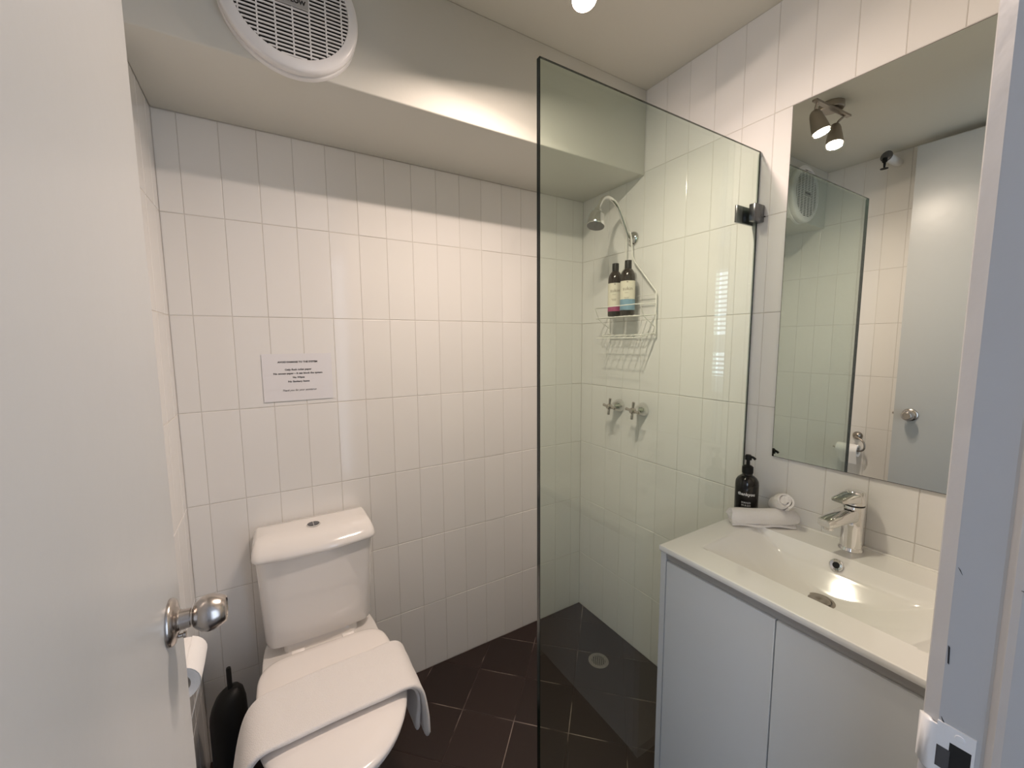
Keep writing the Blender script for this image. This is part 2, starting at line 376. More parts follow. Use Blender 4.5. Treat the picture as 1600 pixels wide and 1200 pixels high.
# strike plate with a lip that wraps onto the bathroom side
def strike():
    t = 0.0016; X0 = JX-t
    bm = bmesh.new()
    # plate frame around the latch hole
    for y0, y1, z0, z1 in ((-1.5185, -1.4935, 1.030, 1.0455), (-1.5185, -1.4935, 0.965, 0.990), (-1.5185, -1.5165, 0.990, 1.030), (-1.5025, -1.4935, 0.990, 1.030)):
        box(bm, X0, JX+0.0005, y0, y1, z0, z1)
    o = obj('strike_plate', bm, 'plastic', tj, smooth=False, label='painted metal strike plate with black latch hole')
    bm = bmesh.new(); L = []
    for z in (1.041, 1.039, 0.992, 0.990):
        k = 0.6 if z in (1.041, 0.990) else 1.0
        L.append([(X0, -1.4955, z), (X0-0.0004, -1.4945+0.004*k, z), (X0+0.0008, -1.4945+0.0085*k, z), (X0+0.0050, -1.4945+0.0125*k, z), (X0+0.0100, -1.4945+0.0155*k, z), (X0+0.0104, -1.4945+0.0143*k, z), (X0+0.0060, -1.4945+0.0112*k, z), (X0+0.0020, -1.4945+0.0070*k, z), (X0+0.0012, -1.4955, z)])
    loft(bm, L); obj('lip', bm, 'plastic', o, angle=60)
    obj('latch_hole', B(X0+0.0002, JX+0.0012, -1.5165, -1.5025, 0.990, 1.030), 'dark', o, smooth=False, label='black latch hole')
    obj('wear_mark', B(X0-0.0004, X0, -1.5035, -1.4945, 1.000, 1.0215), 'darkmetal', o, smooth=False, label='grey worn patch where the latch rubs')
    obj('screw', lathe(bmesh.new(), [(0.0035, 0), (0.003, 0.0008), (0, 0.001)], (X0, -1.5085, 1.0385), (-1, 0, 0), 16), 'plastic', o)
strike()
# left jamb (hinge side)
bm = B(HX-0.02, HX, FY-0.125, FY+0.002, -0.002, 2.385)
obj('trim_2', bm, 'jambpaint', smooth=False, kind='structure')

# ---------------------------------------------------------------- door leaf, standing open along the left wall
A = Vector((-1.532, -1.478, 0)); E1 = Vector((-1.5105, -0.800, 0)); dd = (E1-A).normalized(); nn = Vector((dd.y, -dd.x, 0))
def door_loop(z, ins=0.0):
    th = 0.036; pts = [A+dd*ins, E1-dd*ins, E1-dd*ins-nn*th, A+dd*ins-nn*th]
    pts[0] -= nn*ins; pts[1] -= nn*ins; pts[2] += nn*ins; pts[3] += nn*ins
    return [(p.x, p.y, z) for p in pts]
bm = loft(bmesh.new(), [door_loop(0.012, 0.0015), door_loop(0.0135), door_loop(2.3685), door_loop(2.37, 0.0015)])
d1 = obj('door_1', bm, 'doorpaint', smooth=False, kind='structure')
kb = A+dd*((Vector((-1.5, -0.866, 0))-A).dot(dd)); kb.z = 1.009
ring = obj('knob_rose', lathe(bmesh.new(), [(0.0325, 0), (0.0325, 0.003), (0.030, 0.006), (0.022, 0.0085), (0.0165, 0.010), (0.0150, 0.012)], kb, nn, 40), 'satin', d1, origin=kb)
obj('door_knob', lathe(bmesh.new(), [(0.0140, 0.008), (0.0130, 0.024), (0.0105, 0.0245), (0.0105, 0.0270), (0.0150, 0.0275), (0.0185, 0.0305), (0.0240, 0.037), (0.0258, 0.044), (0.0250, 0.052), (0.0212, 0.061), (0.0178, 0.0665), (0.0165, 0.067), (0.0155, 0.0658), (0, 0.0652)], kb, nn, 48), 'satin', d1, origin=kb)
obj('turn_button', lathe(bmesh.new(), [(0.003, 0), (0.003, 0.009), (0.0048, 0.010), (0.0048, 0.013), (0, 0.0135)], kb+Vector((0, 0.006, -0.027))+nn*0.003, nn, 14), 'satin', d1)
e = E1-nn*0.018; e.z = 1.009
obj('latch_plate', loft(bmesh.new(), [[(p.x, p.y, z) for p in (e+nn*0.011, e+nn*0.011+dd*0.0012, e-nn*0.011+dd*0.0012, e-nn*0.011)] for z in (0.983, 1.039)]), 'satin', d1, smooth=False)
e2 = e+dd*0.001
obj('latch_bolt', lathe(bmesh.new(), [(0.006, 0), (0.006, 0.006), (0.004, 0.009), (0, 0.009)], e2, dd, 16), 'satin', d1)

# ---------------------------------------------------------------- shower screen
sx0, sx1, sy0, sy1, sz1 = -0.8505, -0.004, -0.842, -0.831, 1.993
t = thing('shower_screen', 'clear green-tinted frameless glass shower panel clamped to the right tiled wall', 'shower screen', ((sx0+sx1)/2, -0.835, 0))
obj('glass_panel', B(sx0+0.0006, sx1-0.0006, sy0, sy1, 0.001, sz1-0.0006), 'glass', t, smooth=False)
bm = B(sx0, sx0+0.0014, sy0, sy1, 0.0, sz1); box(bm, sx1-0.0012, sx1, sy0, sy0+0.004, 0, sz1); box(bm, sx0, sx1, sy0, sy0+0.0045, sz1-0.0010, sz1)
obj('polished_edge', bm, 'glassedge', t, smooth=False, label='dark polished edge of the glass')
for z in (1.800, 0.25):
    bm = B(-0.056, -0.003, -0.8625, -0.8425, z-0.026, z+0.026, bev=0.002)
    c = obj('wall_clamp', bm, 'darkmetal', t, label='dark grey metal clamp')
    obj('rear_plate', B(-0.098, -0.0035, -0.8295, -0.8225, z-0.030, z+0.022, bev=0.001), 'darkmetal', c)

# ---------------------------------------------------------------- shower drain
t = thing('floor_drain', 'round metal floor drain with slotted grate in the shower floor', 'drain', (-0.193, -0.357, 0))
c0 = (-0.193, -0.357, 0.0)
obj('ring', lathe(bmesh.new(), [(0.044, -0.001), (0.044, 0.0008), (0.030, 0.0016), (0.0295, -0.0008)], c0, seg=40, cap=False), 'pewter', t)
obj('sump', lathe(bmesh.new(), [(0.0298, -0.0011), (0, -0.0011)], c0, seg=32, cap=False), 'dark', t)
bm = bmesh.new(); ca, sa = math.cos(0.9), math.sin(0.9)
for k in range(-3, 4):
    w = math.sqrt(0.0295**2-(k*0.0082)**2); oy = k*0.0082
    pts = [(-w, oy-0.0021), (w, oy-0.0021), (w, oy+0.0021), (-w, oy+0.0021)]
    prism(bm, [(c0[0]+x*ca-y*sa, c0[1]+x*sa+y*ca) for x, y in pts], -0.0008, 0.0012)
obj('grate_bars', bm, 'pewter', t, smooth=False)

# ---------------------------------------------------------------- wall mirror
t = thing('wall_mirror', 'large frameless rectangular mirror on the white tiles above the basin', 'mirror', (0, -1.20, 1.036))
my0, my1, mz0, mz1 = -0.928, -1.472, 1.036, 2.088
obj('mirror_sheet', B(-0.0062, -0.006, my1+0.0012, my0-0.0012, mz0+0.0012, mz1-0.0012), 'mirror', t, smooth=False)
bm = B(-0.0061, -0.0004, my1, my0, mz0, mz1)
obj('backing', bm, 'mirroredge', t, smooth=False, label='thin dark edge')
obj('chip', loft(bmesh.new(), [[(x, -0.9305, 1.0585), (x, -0.9365, 1.0575), (x, -0.9385, 1.0590), (x, -0.9360, 1.0605), (x, -0.9305, 1.0603)] for x in (-0.0064, -0.0060)]), 'dark', t, smooth=False, label='small black blemish')

# ---------------------------------------------------------------- vanity cabinet and basin top
vy0, vy1 = -0.8725, -1.4725; VT = 0.840; vx = -0.464
t = thing('vanity_cabinet', 'white two-door vanity cabinet with grey finger-pull rail under the basin', 'cabinet', (-0.22, -1.1725, 0))
sx = -0.4575
obj('side_panel', B(sx-0.001, -0.001, vy0-0.017, vy0-0.001, 0.115, 0.8238), 'cab', t, smooth=False)
obj('side_panel', B(sx-0.001, -0.001, vy1+0.001, vy1+0.017, 0.115, 0.8238), 'cab', t, smooth=False)
bm = B(sx+0.018, -0.002, vy1+0.017, vy0-0.017, 0.115, 0.132); box(bm, -0.02, -0.002, vy1+0.017, vy0-0.017, 0.132, 0.82)
obj('carcass', bm, 'cab', t, smooth=False)
obj('kickboard', B(-0.385, -0.37, vy1+0.01, vy0-0.01, 0.0, 0.115), 'black', t, smooth=False, label='dark recessed kickboard')
obj('finger_pull_rail', loft(bmesh.new(), [[(sx, y, 0.8238), (sx+0.0005, y, 0.820), (sx+0.003, y, 0.810), (sx+0.007, y, 0.799), (sx+0.018, y, 0.792), (sx+0.022, y, 0.790), (sx+0.022, y, 0.8238)] for y in (vy0-0.017, vy1+0.017)]), 'rail', t, label='grey finger-pull rail')
ym = -1.1735
for a, c in ((vy0-0.019, ym+0.0015), (ym-0.0015, vy1+0.019)):
    obj('door', B(sx, sx+0.017, min(a, c), max(a, c), 0.118, 0.799, bev=0.001, seg=1), 'cab', t)
obj('bowl_underside', B(sx+0.05, -0.05, vy1+0.05, vy0-0.05, 0.70, 0.712), 'cab', t, smooth=False)

t = thing('washbasin', 'white ceramic vanity top with shallow rectangular moulded basin', 'basin', (-0.23, -1.1725, 0.82))
bx0, bx1, by0, by1 = -0.378, -0.112, -0.946, -1.394
def basin_z(x, y):
    # distances inside the rim
    dl, dr, df, db = by0-y, y-by1, x-bx0, bx1-x
    if min(dl, dr, df, db) <= 0: return 0.0
    yc = (by0+by1)/2; u = (y-yc)/((by0-by1)/2)
    fl_ = 0.090*(1-abs(u)**1.7)                      # floor sweeping down from both ends
    back = min(db*2.6, 0.040+(db-0.0154)*0.85); front = df*2.2
    vals = [fl_*(0.75+0.25*min(1, df/0.12)), back, front]; k = 420.0
    s = -math.log(sum(math.exp(-k*v) for v in vals))/k  # soft minimum
    return -max(0.0, s+0.0018) if s > -0.0018 else 0.0
NX, NY = 92, 130
bm = bmesh.new(); gx = [vx+(0.0-vx)*i/NX for i in range(NX+1)]; gy = [vy0+(vy1-vy0)*j/NY for j in range(NY+1)]
top = [[bm.verts.new((x, y, VT+basin_z(x, y))) for y in gy] for x in gx]
for i in range(NX):
    for j in range(NY): bm.faces.new((top[i][j], top[i+1][j], top[i+1][j+1], top[i][j+1]))
# skirt with a rounded front and ends
bound = [top[i][0] for i in range(NX+1)]+[top[NX][j] for j in range(1, NY+1)]+[top[i][NY] for i in range(NX-1, -1, -1)]+[top[0][j] for j in range(NY-1, 0, -1)]
cxy = Vector(((vx)/2, (vy0+vy1)/2, 0)); prev = bound
for off, z in ((0.0006, VT-0.0003), (0.0010, VT-0.0012), (0.0010, VT-0.0140), (0.0004, VT-0.0152), (-0.001, VT-0.016), (-0.014, VT-0.016)):
    cur = []
    for v in bound:
        x, y = v.co.x, v.co.y
        if v.co.x < vx+1e-5: x = vx-off
        if v.co.y > vy0-1e-5: y = vy0+off
        if v.co.y < vy1+1e-5: y = vy1-off
        cur.append(bm.verts.new((x, y, z)))
    for i in range(len(bound)):
        j = (i+1) % len(bound); bm.faces.new((prev[i], prev[j], cur[j], cur[i]))
    prev = cur
bt = obj('basin', bm, 'basin', t, angle=60)
# small upstand along the wall
obj('rear_ledge', B(-0.011, -0.0005, vy1, vy0, VT-0.001, VT+0.0035, bev=0.0015), 'basin', t)
dz = VT+basin_z(-0.214, -1.160)
dw = obj('waste', lathe(bmesh.new(), [(0.033, -0.003), (0.033, 0.0015), (0.030, 0.003), (0.026, 0.003), (0.025, 0.0015)], (-0.214, -1.160, dz), (-0.05, 0, 1), 40, cap=False), 'pewter', t)
obj('plug', lathe(bmesh.new(), [(0.0235, -0.001), (0.0235, 0.004), (0.021, 0.0055), (0.006, 0.0058), (0.004, 0.0045), (0, 0.0045)], (-0.214, -1.160, dz), (-0.05, 0, 1), 40), 'pewter', dw)
oz = 0.8155; ox = bx1-0.0105
ov = obj('overflow_ring', lathe(bmesh.new(), [(0.0155, -0.003), (0.0155, 0.002), (0.0135, 0.0032), (0.008, 0.002), (0.0072, -0.002)], (ox, -1.158, oz), (-0.92, 0, 0.39), 32, cap=False), 'chrome', t)
obj('overflow_hole', lathe(bmesh.new(), [(0.0078, 0.0002), (0, 0.0002)], (ox, -1.158, oz), (-0.92, 0, 0.39), 24, cap=False), 'dark', ov)

# ---------------------------------------------------------------- basin mixer
FX, FYY = -0.046, -1.160
t = thing('basin_mixer', 'chrome single-lever basin mixer tap standing behind the basin', 'tap', (FX, FYY, VT))
obj('body', lathe(bmesh.new(), [(0.0275, 0), (0.0275, 0.004), (0.0255, 0.007), (0.0245, 0.012), (0.0238, 0.060), (0.0236, 0.122), (0.0225, 0.124)], (FX, FYY, VT), seg=48), 'chrome', t)
obj('joint_ring', lathe(bmesh.new(), [(0.0232, 0.1235), (0.0232, 0.1275)], (FX, FYY, VT), seg=40), 'black', t, label='black joint ring')
sd = Vector((-0.97, 0.24, 0)).normalized(); sp = Vector((-sd.y, sd.x, 0))
def slab(bm, secs):
    """secs: (distance along sd, half width, z bottom, z top)"""
    L = []
    for s, w, z0, z1 in secs:
        c = Vector((FX, FYY, 0))+sd*s; n_ = 12; loop = []
        for k in range(n_):
            a = 2*PI*(k+0.5)/n_; ca_, sa_ = math.cos(a), math.sin(a)
            px = w*math.copysign(abs(ca_)**0.5, ca_); pz = (z0+z1)/2+(z1-z0)/2*math.copysign(abs(sa_)**0.5, sa_)
            p = c+sp*px; loop.append((p.x, p.y, VT+pz))
        L.append(loop)
    return loft(bm, L)
obj('spout', slab(bmesh.new(), [(0.005, 0.021, 0.078, 0.120), (0.03, 0.021, 0.082, 0.117), (0.06, 0.0205, 0.080, 0.110), (0.09, 0.020, 0.077, 0.103), (0.104, 0.019, 0.077, 0.099), (0.109, 0.016, 0.080, 0.096)]), 'chrome', t)
pe = Vector((FX, FYY, VT+0.078))+sd*0.090
obj('aerator', lathe(bmesh.new(), [(0.0115, 0.002), (0.0115, -0.008), (0.009, -0.009), (0, -0.006)], pe, seg=24), 'chrome', t)
hb = lathe(bmesh.new(), [(0.0236, 0.128), (0.0238, 0.150), (0.0225, 0.158), (0.018, 0.163), (0, 0.1645)], (FX, FYY, VT), seg=48)
hd_ = obj('lever_handle', hb, 'chrome', t)
obj('lever', slab(bmesh.new(), [(0.004, 0.0225, 0.130, 0.162), (0.03, 0.021, 0.134, 0.159), (0.052, 0.019, 0.137, 0.152), (0.062, 0.0175, 0.138, 0.149), (0.066, 0.014, 0.140, 0.147)]), 'chrome', hd_)

# ---------------------------------------------------------------- soap bottle
SX, SY = -0.078, -0.894
t = thing('soap_dispenser', 'black pump bottle of hand wash in the corner behind the rolled cloths', 'soap bottle', (SX, SY, VT))
obj('bottle', lathe(bmesh.new(), [(0.031, 0), (0.0335, 0.003), (0.0335, 0.108), (0.032, 0.119), (0.027, 0.128), (0.019, 0.135), (0.0145, 0.138), (0.0145, 0.148)], (SX, SY, VT), seg=48), 'soap', t)
pump = obj('pump_collar', lathe(bmesh.new(), [(0.0155, 0.144), (0.016, 0.146), (0.016, 0.164), (0.011, 0.168), (0.0055, 0.170), (0.0050, 0.186), (0.0095, 0.187), (0.0100, 0.199), (0.007, 0.203), (0, 0.204)], (SX, SY, VT), seg=28), 'black', t)
obj('spout', tube(bmesh.new(), smoothpts([(SX, SY, VT+0.196), (SX+0.002, SY-0.012, VT+0.197), (SX+0.002, SY-0.021, VT+0.192)]), 0.0038, 10), 'black', pump)
td = (CAM-Vector((SX, SY, 0))); td.z = 0; td.normalize(); tx = Vector((-td.y, td.x, 0))
for s, sz, z, bd in (('thankyou', 0.0135, 0.083, 0.0003), ('HAND', 0.0085, 0.056, 0.0), ('WASH', 0.0085, 0.047, 0.0)):
    obj('lettering', text_bm(s, sz, Vector((SX, SY, VT+z))+td*0.0338, tx, (0, 0, 1), bold=bd, bend=0.0338, spacing=1.15 if s != 'thankyou' else 1), 'whiteink', t, smooth=False)

# ---------------------------------------------------------------- rolled face cloths
def cloth_roll(name, p0, p1, r, label, turns=2.7, sag=0.0, spiral_at=1, tail=None):
    p0, p1 = Vector(p0), Vector(p1); d = (p1-p0).normalized(); u, v, _ = basis(d); L = (p1-p0).length
    t = thing(name, label, 'towel', tuple((p0+p1)/2-Vector((0, 0, r))), 'rolled face cloths on the vanity top')
    n = 64; th = r/(turns+0.55); loop = []
    # spiral strip with thickness, extruded along the axis
    inner, outer = [], []
    for k in range(n+1):
        a = 2*PI*turns*k/n; rr = th*0.45+th*a/(2*PI)
        outer.append((a, rr+th*0.48)); inner.append((a, max(0.001, rr-th*0.30)))
    prof = outer+inner[::-1]; rings = []
    ns = 16
    for i in range(ns+1):
        s = i/ns; edge = min(s, 1-s); shrink = 1-0.10*math.exp(-edge*28)
        wob = 1+0.035*math.sin(s*9+r*300)
        c = p0.lerp(p1, s)+Vector((0, 0, -sag*math.sin(PI*s)))
        ring_ = []
        for a, q in prof:
            off = d*(0.0035*math.sin(a*1.7)+0.0045*(q/r))*(1 if s > 0.5 else -1)*(1 if edge < 0.03 else 0)
            ring_.append(c+off+(u*math.cos(a+0.6)+v*math.sin(a+0.6)*(0.97))*(q*shrink*wob))
        rings.append([tuple(x) for x in ring_])
    bm = loft(bmesh.new(), rings, (True, True))
    bmesh.ops.triangulate(bm, faces=[f for f in bm.faces if len(f.verts) > 4])
    obj('rolled_cloth', bm, 'towel', t, angle=55)
    if tail:
        # the loose end lying under the roll
        q0, q1, w = tail; q0, q1 = Vector(q0), Vector(q1); dz_ = Vector(w)
        bm = bmesh.new(); rows = []
        for i in range(9):
            s = i/8; c = q0.lerp(q1, s)+Vector((0, 0, 0.0025*math.sin(s*11)))
            rows.append([tuple(c), tuple(c+dz_*0.5+Vector((0, 0, 0.004))), tuple(c+dz_), tuple(c+dz_+Vector((0, 0, 0.007))), tuple(c+dz_*0.5+Vector((0, 0, 0.010))), tuple(c+Vector((0, 0, 0.006)))])
        obj('loose_end', loft(bm, rows), 'towel', t)
    return t
cloth_roll('rolled_face_cloth', (-0.178, -0.907, VT+0.0285), (-0.035, -1.013, VT+0.0295), 0.0250, 'white rolled face cloth lying flat on the vanity top, below the other', turns=2.4,
           tail=((-0.186, -0.915, VT+0.0030), (-0.045, -1.028, VT+0.0030), (0.02, 0.022, 0)))
cloth_roll('rolled_face_cloth', (-0.030, -0.962, VT+0.052), (-0.080, -1.006, VT+0.0895), 0.0255, 'white rolled face cloth propped on top of the other, spiral end showing', turns=2.6)

# ---------------------------------------------------------------- shower arm and head
AY = -0.325
t = thing('overhead_shower', 'chrome gooseneck shower arm with bell-shaped head on the shower wall', 'shower head', (0, AY, 1.838))
obj('wall_flange', lathe(bmesh.new(), [(0.030, 0), (0.030, 0.003), (0.026, 0.010), (0.016, 0.016), (0.011, 0.018)], (0, AY, 1.838), (-1, 0, 0), 36), 'chrome', t)
arm = smoothpts([(-0.008, AY, 1.838), (-0.022, AY, 1.842), (-0.036, AY, 1.856), (-0.055, AY, 1.888), (-0.076, AY, 1.925), (-0.0975, AY, 1.956), (-0.125, AY, 1.977), (-0.153, AY, 1.983), (-0.180, AY, 1.971), (-0.197, AY, 1.945), (-0.204, AY, 1.925)], 8)
obj('arm', tube(bmesh.new(), arm, 0.0085, 16), 'chrome', t)
hdir = Vector((-0.26, -0.10, -0.95)).normalized()
hh = obj('spray_head', lathe(bmesh.new(), [(0.009, -0.006), (0.013, 0.0), (0.015, 0.012), (0.025, 0.020), (0.031, 0.032), (0.0355, 0.062), (0.0365, 0.072), (0.035, 0.075)], (-0.204, AY, 1.930), hdir, 36), 'chrome', t)
obj('spray_face', lathe(bmesh.new(), [(0.0345, 0.0752), (0.02, 0.0757), (0, 0.0757)], (-0.204, AY, 1.930), hdir, 30), 'darkmetal', hh, label='dark spray plate')

# ---------------------------------------------------------------- shower taps
for y, lab in ((-0.2645, 'chrome cross-handle shower tap on the tiles, the one nearer the wall corner'), (-0.4005, 'chrome cross-handle shower tap on the tiles, the one nearer the vanity')):
    t = thing('shower_tap', lab, 'tap', (0, y, 1.112), 'pair of shower taps')
    obj('flange', lathe(bmesh.new(), [(0.031, 0), (0.030, 0.006), (0.024, 0.022), (0.0165, 0.038), (0.010, 0.050), (0.010, 0.060)], (0, y, 1.112), (-1, 0, 0), 36), 'chrome', t)
    hn = obj('handle_hub', lathe(bmesh.new(), [(0.011, 0.054), (0.013, 0.058), (0.013, 0.070), (0.009, 0.076), (0, 0.077)], (0, y, 1.112), (-1, 0, 0), 24), 'satin', t)
    for k in range(4):
        a = PI/4*0+k*PI/2+0.12; u = Vector((0, math.cos(a), math.sin(a)))
        p = Vector((-0.064, y, 1.112))
        obj('handle_spoke', tube(bmesh.new(), [p+u*0.008, p+u*0.018, p+u*0.030, p+u*0.036, p+u*0.0385], lambda s: 0.0052+0.002*s if s < 0.9 else 0.003, 12), 'satin', hn)

# ---------------------------------------------------------------- wire shower caddy
t = thing('shower_caddy', 'white wire shower caddy hanging from the shower arm', 'shower caddy', (-0.03, -0.338, 1.418))
y0c, y1c, xb, xf = -0.212, -0.467, -0.019, -0.118
def wire(name, pts, r=0.0019, sm=0, closed=False, lab=None):
    P = smoothpts(pts, sm, closed) if sm else [Vector(p) for p in pts]
    return obj(name, tube(bmesh.new(), P, r, 6, closed), 'wire', t, label=lab)
wire('hanger_frame', [(xb, y0c, 1.432), (xb, y0c, 1.52), (xb, y0c, 1.602), (xb, -0.252, 1.66), (xb, -0.300, 1.735), (xb-0.006, -0.309, 1.765), (-0.028, -0.3105, 1.835), (-0.030, -0.316, 1.857), (-0.030, -0.325, 1.8635),
                      (-0.030, -0.334, 1.857), (-0.028, -0.3395, 1.835), (xb-0.006, -0.343, 1.765), (xb, -0.352, 1.735), (xb, -0.410, 1.668), (xb, y1c, 1.602), (xb, y1c, 1.52), (xb, y1c, 1.432)], 0.0028)
wire('rear_wire', [(xb, y0c, 1.432), (xb, y1c, 1.432)], 0.0022)
for z in (1.592, 1.566): wire('rear_wire', [(xb, y0c, z), (xb, y1c, z)], 0.0016)
for z in (1.549, 1.504):
    wire('front_wire', [(xb, y0c, z+0.006), (-0.06, y0c-0.001, z+0.003), (-0.105, y0c-0.004, z), (xf, y0c-0.018, z), (xf, -0.338, z), (xf, y1c+0.018, z), (-0.105, y1c+0.004, z), (-0.06, y1c+0.001, z+0.003), (xb, y1c, z+0.006)], 0.0021)
for k in range(9):
    y = y0c-0.024-k*(y0c-0.024-(y1c+0.024))/8
    wire('shelf_wire', [(xb, y, 1.508), (-0.07, y, 1.505), (xf, y, 1.506)], 0.0014)
for z, xo, g in ((1.417, xf, 0.022), (1.428, -0.075, 0.010)):
    wire('soap_tray_wire', [(xb, y0c-g*0.4, 1.436), (-0.06, y0c-g*0.7, z+0.006), (xo, y0c-g, z), (xo, y1c+g, z), (-0.06, y1c+g*0.7, z+0.006), (xb, y1c+g*0.4, 1.436)], 0.0019)
for k in range(7):
    y = y0c-0.034-k*0.031
    wire('soap_tray_wire', [(xb, y, 1.433), (-0.07, y, 1.419), (xf, y, 1.417)], 0.0014)
for y in (y0c, y1c): wire('side_wire', [(xf+0.008, y+(0.003 if y > -0.3 else -0.003)*0, 1.549), (-0.085, y, 1.50), (xb, y, 1.46)], 0.0016)

# ---------------------------------------------------------------- shampoo bottles
def bottle(y, x, label, bandmat, bandh):
    z0 = 1.5095; t = thing('shampoo_bottle', label, 'bottle', (x, y, z0), 'bottles in the shower caddy'); r = 0.0300
    obj('bottle', lathe(bmesh.new(), [(0.024, 0), (r-0.001, 0.003), (r, 0.008), (r, 0.150), (0.029, 0.164), (0.0255, 0.176), (0.0185, 0.187), (0.0135, 0.191), (0.0130, 0.193)], (x, y, z0), seg=40), 'brownbottle', t)
    obj('cap', lathe(bmesh.new(), [(0.0140, 0.190), (0.0140, 0.223), (0.0130, 0.2245), (0, 0.2245)], (x, y, z0), seg=28), 'black', t, label='black flip cap')
    td = CAM-Vector((x, y, 0)); td.z = 0; td.normalize(); tx = Vector((-td.y, td.x, 0)); R_ = r+0.0005
    def wrap(za, zb, m, name, a0=-1.35, a1=1.35, dr=0):
        bm = bmesh.new(); L = []
        for k in range(25):
            a = a0+(a1-a0)*k/24; o_ = Vector((x, y, z0))+td*(math.cos(a)*(R_+dr))+tx*(math.sin(a)*(R_+dr)); i_ = Vector((x, y, z0))+td*(math.cos(a)*(R_-0.002))+tx*(math.sin(a)*(R_-0.002))
            L.append([(o_.x, o_.y, z0+za), (o_.x, o_.y, z0+zb), (i_.x, i_.y, z0+zb), (i_.x, i_.y, z0+za)])
        return obj(name, loft(bm, L), m, t)
    lb = wrap(0.022, 0.140, 'labelcream', 'label')
    wrap(0.022, 0.022+bandh, bandmat, 'label_band', dr=0.0003)
    for s, sz, z, mm, bd in (('sukin', 0.021, 0.108, 'greyink', 0), ('hair care', 0.0055, 0.090, 'greyink', 0), ('CLEANSE', 0.0062, 0.070, 'ink', 0.0002), ('500 mL', 0.0050, 0.063, 'ink', 0)):
        if s in ('hair care', '500 mL', 'CLEANSE'): continue
        obj('lettering', text_bm(s, sz, Vector((x, y, z0+z))+td*(R_+0.0001), tx, (0, 0, 1), bend=R_, bold=bd, depth=0.0002), mm, t, smooth=False)
    # fine print too small to read in the photo: thin grey rules
    for z, w, hgt in ((0.091, 0.012, 0.0012), (0.071, 0.017, 0.0018), (0.066, 0.014, 0.0014), (0.133, 0.005, 0.004)):
        wrap(z, z+hgt, 'greyink', 'small_print', -w/R_*0.9, w/R_*0.3, 0.0002)
    return t
bottle(-0.291, -0.068, 'dark bottle in the caddy whose cream label has a magenta band', 'labelpink', 0.020)
bottle(-0.366, -0.072, 'dark bottle in the caddy whose cream label has a blue band', 'labelblue', 0.044)

# ---------------------------------------------------------------- toilet
TX = -1.264
def rr_loop(cx, hw, yb, yf, z, bow=0.0, rb=0.012, rf=0.03, n=7):
    """rounded rectangle outline, back at yb, front at yf (more negative), front bowed by bow"""
    pts = []
    def arc(px, py, r, a0, a1):
        for k in range(n): a = a0+(a1-a0)*k/(n-1); pts.append([px+r*math.cos(a), py+r*math.sin(a)])
    arc(cx+hw-rb, yb-rb, rb, 0, PI/2); arc(cx-hw+rb, yb-rb, rb, PI/2, PI)
    arc(cx-hw+rf, yf+rf, rf, PI, 1.5*PI)
    for k in range(1, 12): pts.append([cx-hw+rf+(2*hw-2*rf)*k/12, yf])
    arc(cx+hw-rf, yf+rf, rf, 1.5*PI, 2*PI)
    for p in pts:
        f_ = min(1, max(0, (yb-p[1])/(yb-yf))); u = (p[0]-cx)/hw
        p[1] -= bow*(1-u*u)*f_
    return [(p[0], p[1], z) for p in pts]
t = thing('toilet', 'white close-coupled toilet with lid down, standing against the tiled wall', 'toilet', (TX, -0.36, 0))
obj('cistern', loft(bmesh.new(), [rr_loop(TX, 0.150, -0.020, -0.142, 0.4265, 0.012), rr_loop(TX, 0.1590, -0.014, -0.155, 0.4330, 0.013), rr_loop(TX, 0.1630, -0.012, -0.162, 0.455, 0.014), rr_loop(TX, 0.170, -0.010, -0.168, 0.62, 0.016), rr_loop(TX, 0.1745, -0.010, -0.174, 0.738, 0.018)]), 'ceramic', t)
cl = obj('cistern_lid', loft(bmesh.new(), [rr_loop(TX, 0.176, -0.010, -0.178, 0.7375, 0.020, rf=0.022), rr_loop(TX, 0.1825, -0.006, -0.184, 0.7385, 0.021, rf=0.024), rr_loop(TX, 0.1835, -0.005, -0.186, 0.742, 0.021, rf=0.025), rr_loop(TX, 0.1835, -0.005, -0.186, 0.749, 0.021, rf=0.025),
      rr_loop(TX, 0.1815, -0.006, -0.178, 0.762, 0.019, rf=0.024), rr_loop(TX, 0.1765, -0.009, -0.160, 0.777, 0.016, rf=0.022), rr_loop(TX, 0.1715, -0.013, -0.142, 0.786, 0.013, rf=0.02), rr_loop(TX, 0.165, -0.018, -0.125, 0.7895, 0.010, rf=0.02), rr_loop(TX, 0.13, -0.04, -0.10, 0.7915, 0.004, rf=0.02)]), 'ceramic', t, angle=80)
fb = obj('flush_button', lathe(bmesh.new(), [(0.0235, 0), (0.0235, 0.0025), (0.021, 0.004)], (TX-0.003, -0.098, 0.7905), seg=36, sx=1.0, sy=0.9), 'chrome', cl)
bm = bmesh.new()
for s in (-1, 1):
    loop = [(TX-0.003+s*(0.0012+0.0172*math.sin(PI*k/10)), -0.098+0.0155*math.cos(PI*k/10)) for k in range(11)]
    prism(bm, loop, 0.7940, 0.7962)
obj('button_halves', bm, 'darkmetal', cl, smooth=False, label='split dual-flush button')
def D(hw, yb, yc, yf, z, n=72, ex=6.5):
    o_ = []
    for k in range(n):
        a = 2*PI*k/n; c_, s_ = math.cos(a), math.sin(a)
        if s_ < 0: o_.append((TX+hw*c_, yc+(yc-yf)*s_, z))
        else:
            e_ = 2/ex; o_.append((TX+hw*math.copysign(abs(c_)**e_, c_), yc+(yb-yc)*abs(s_)**e_, z))
    return o_
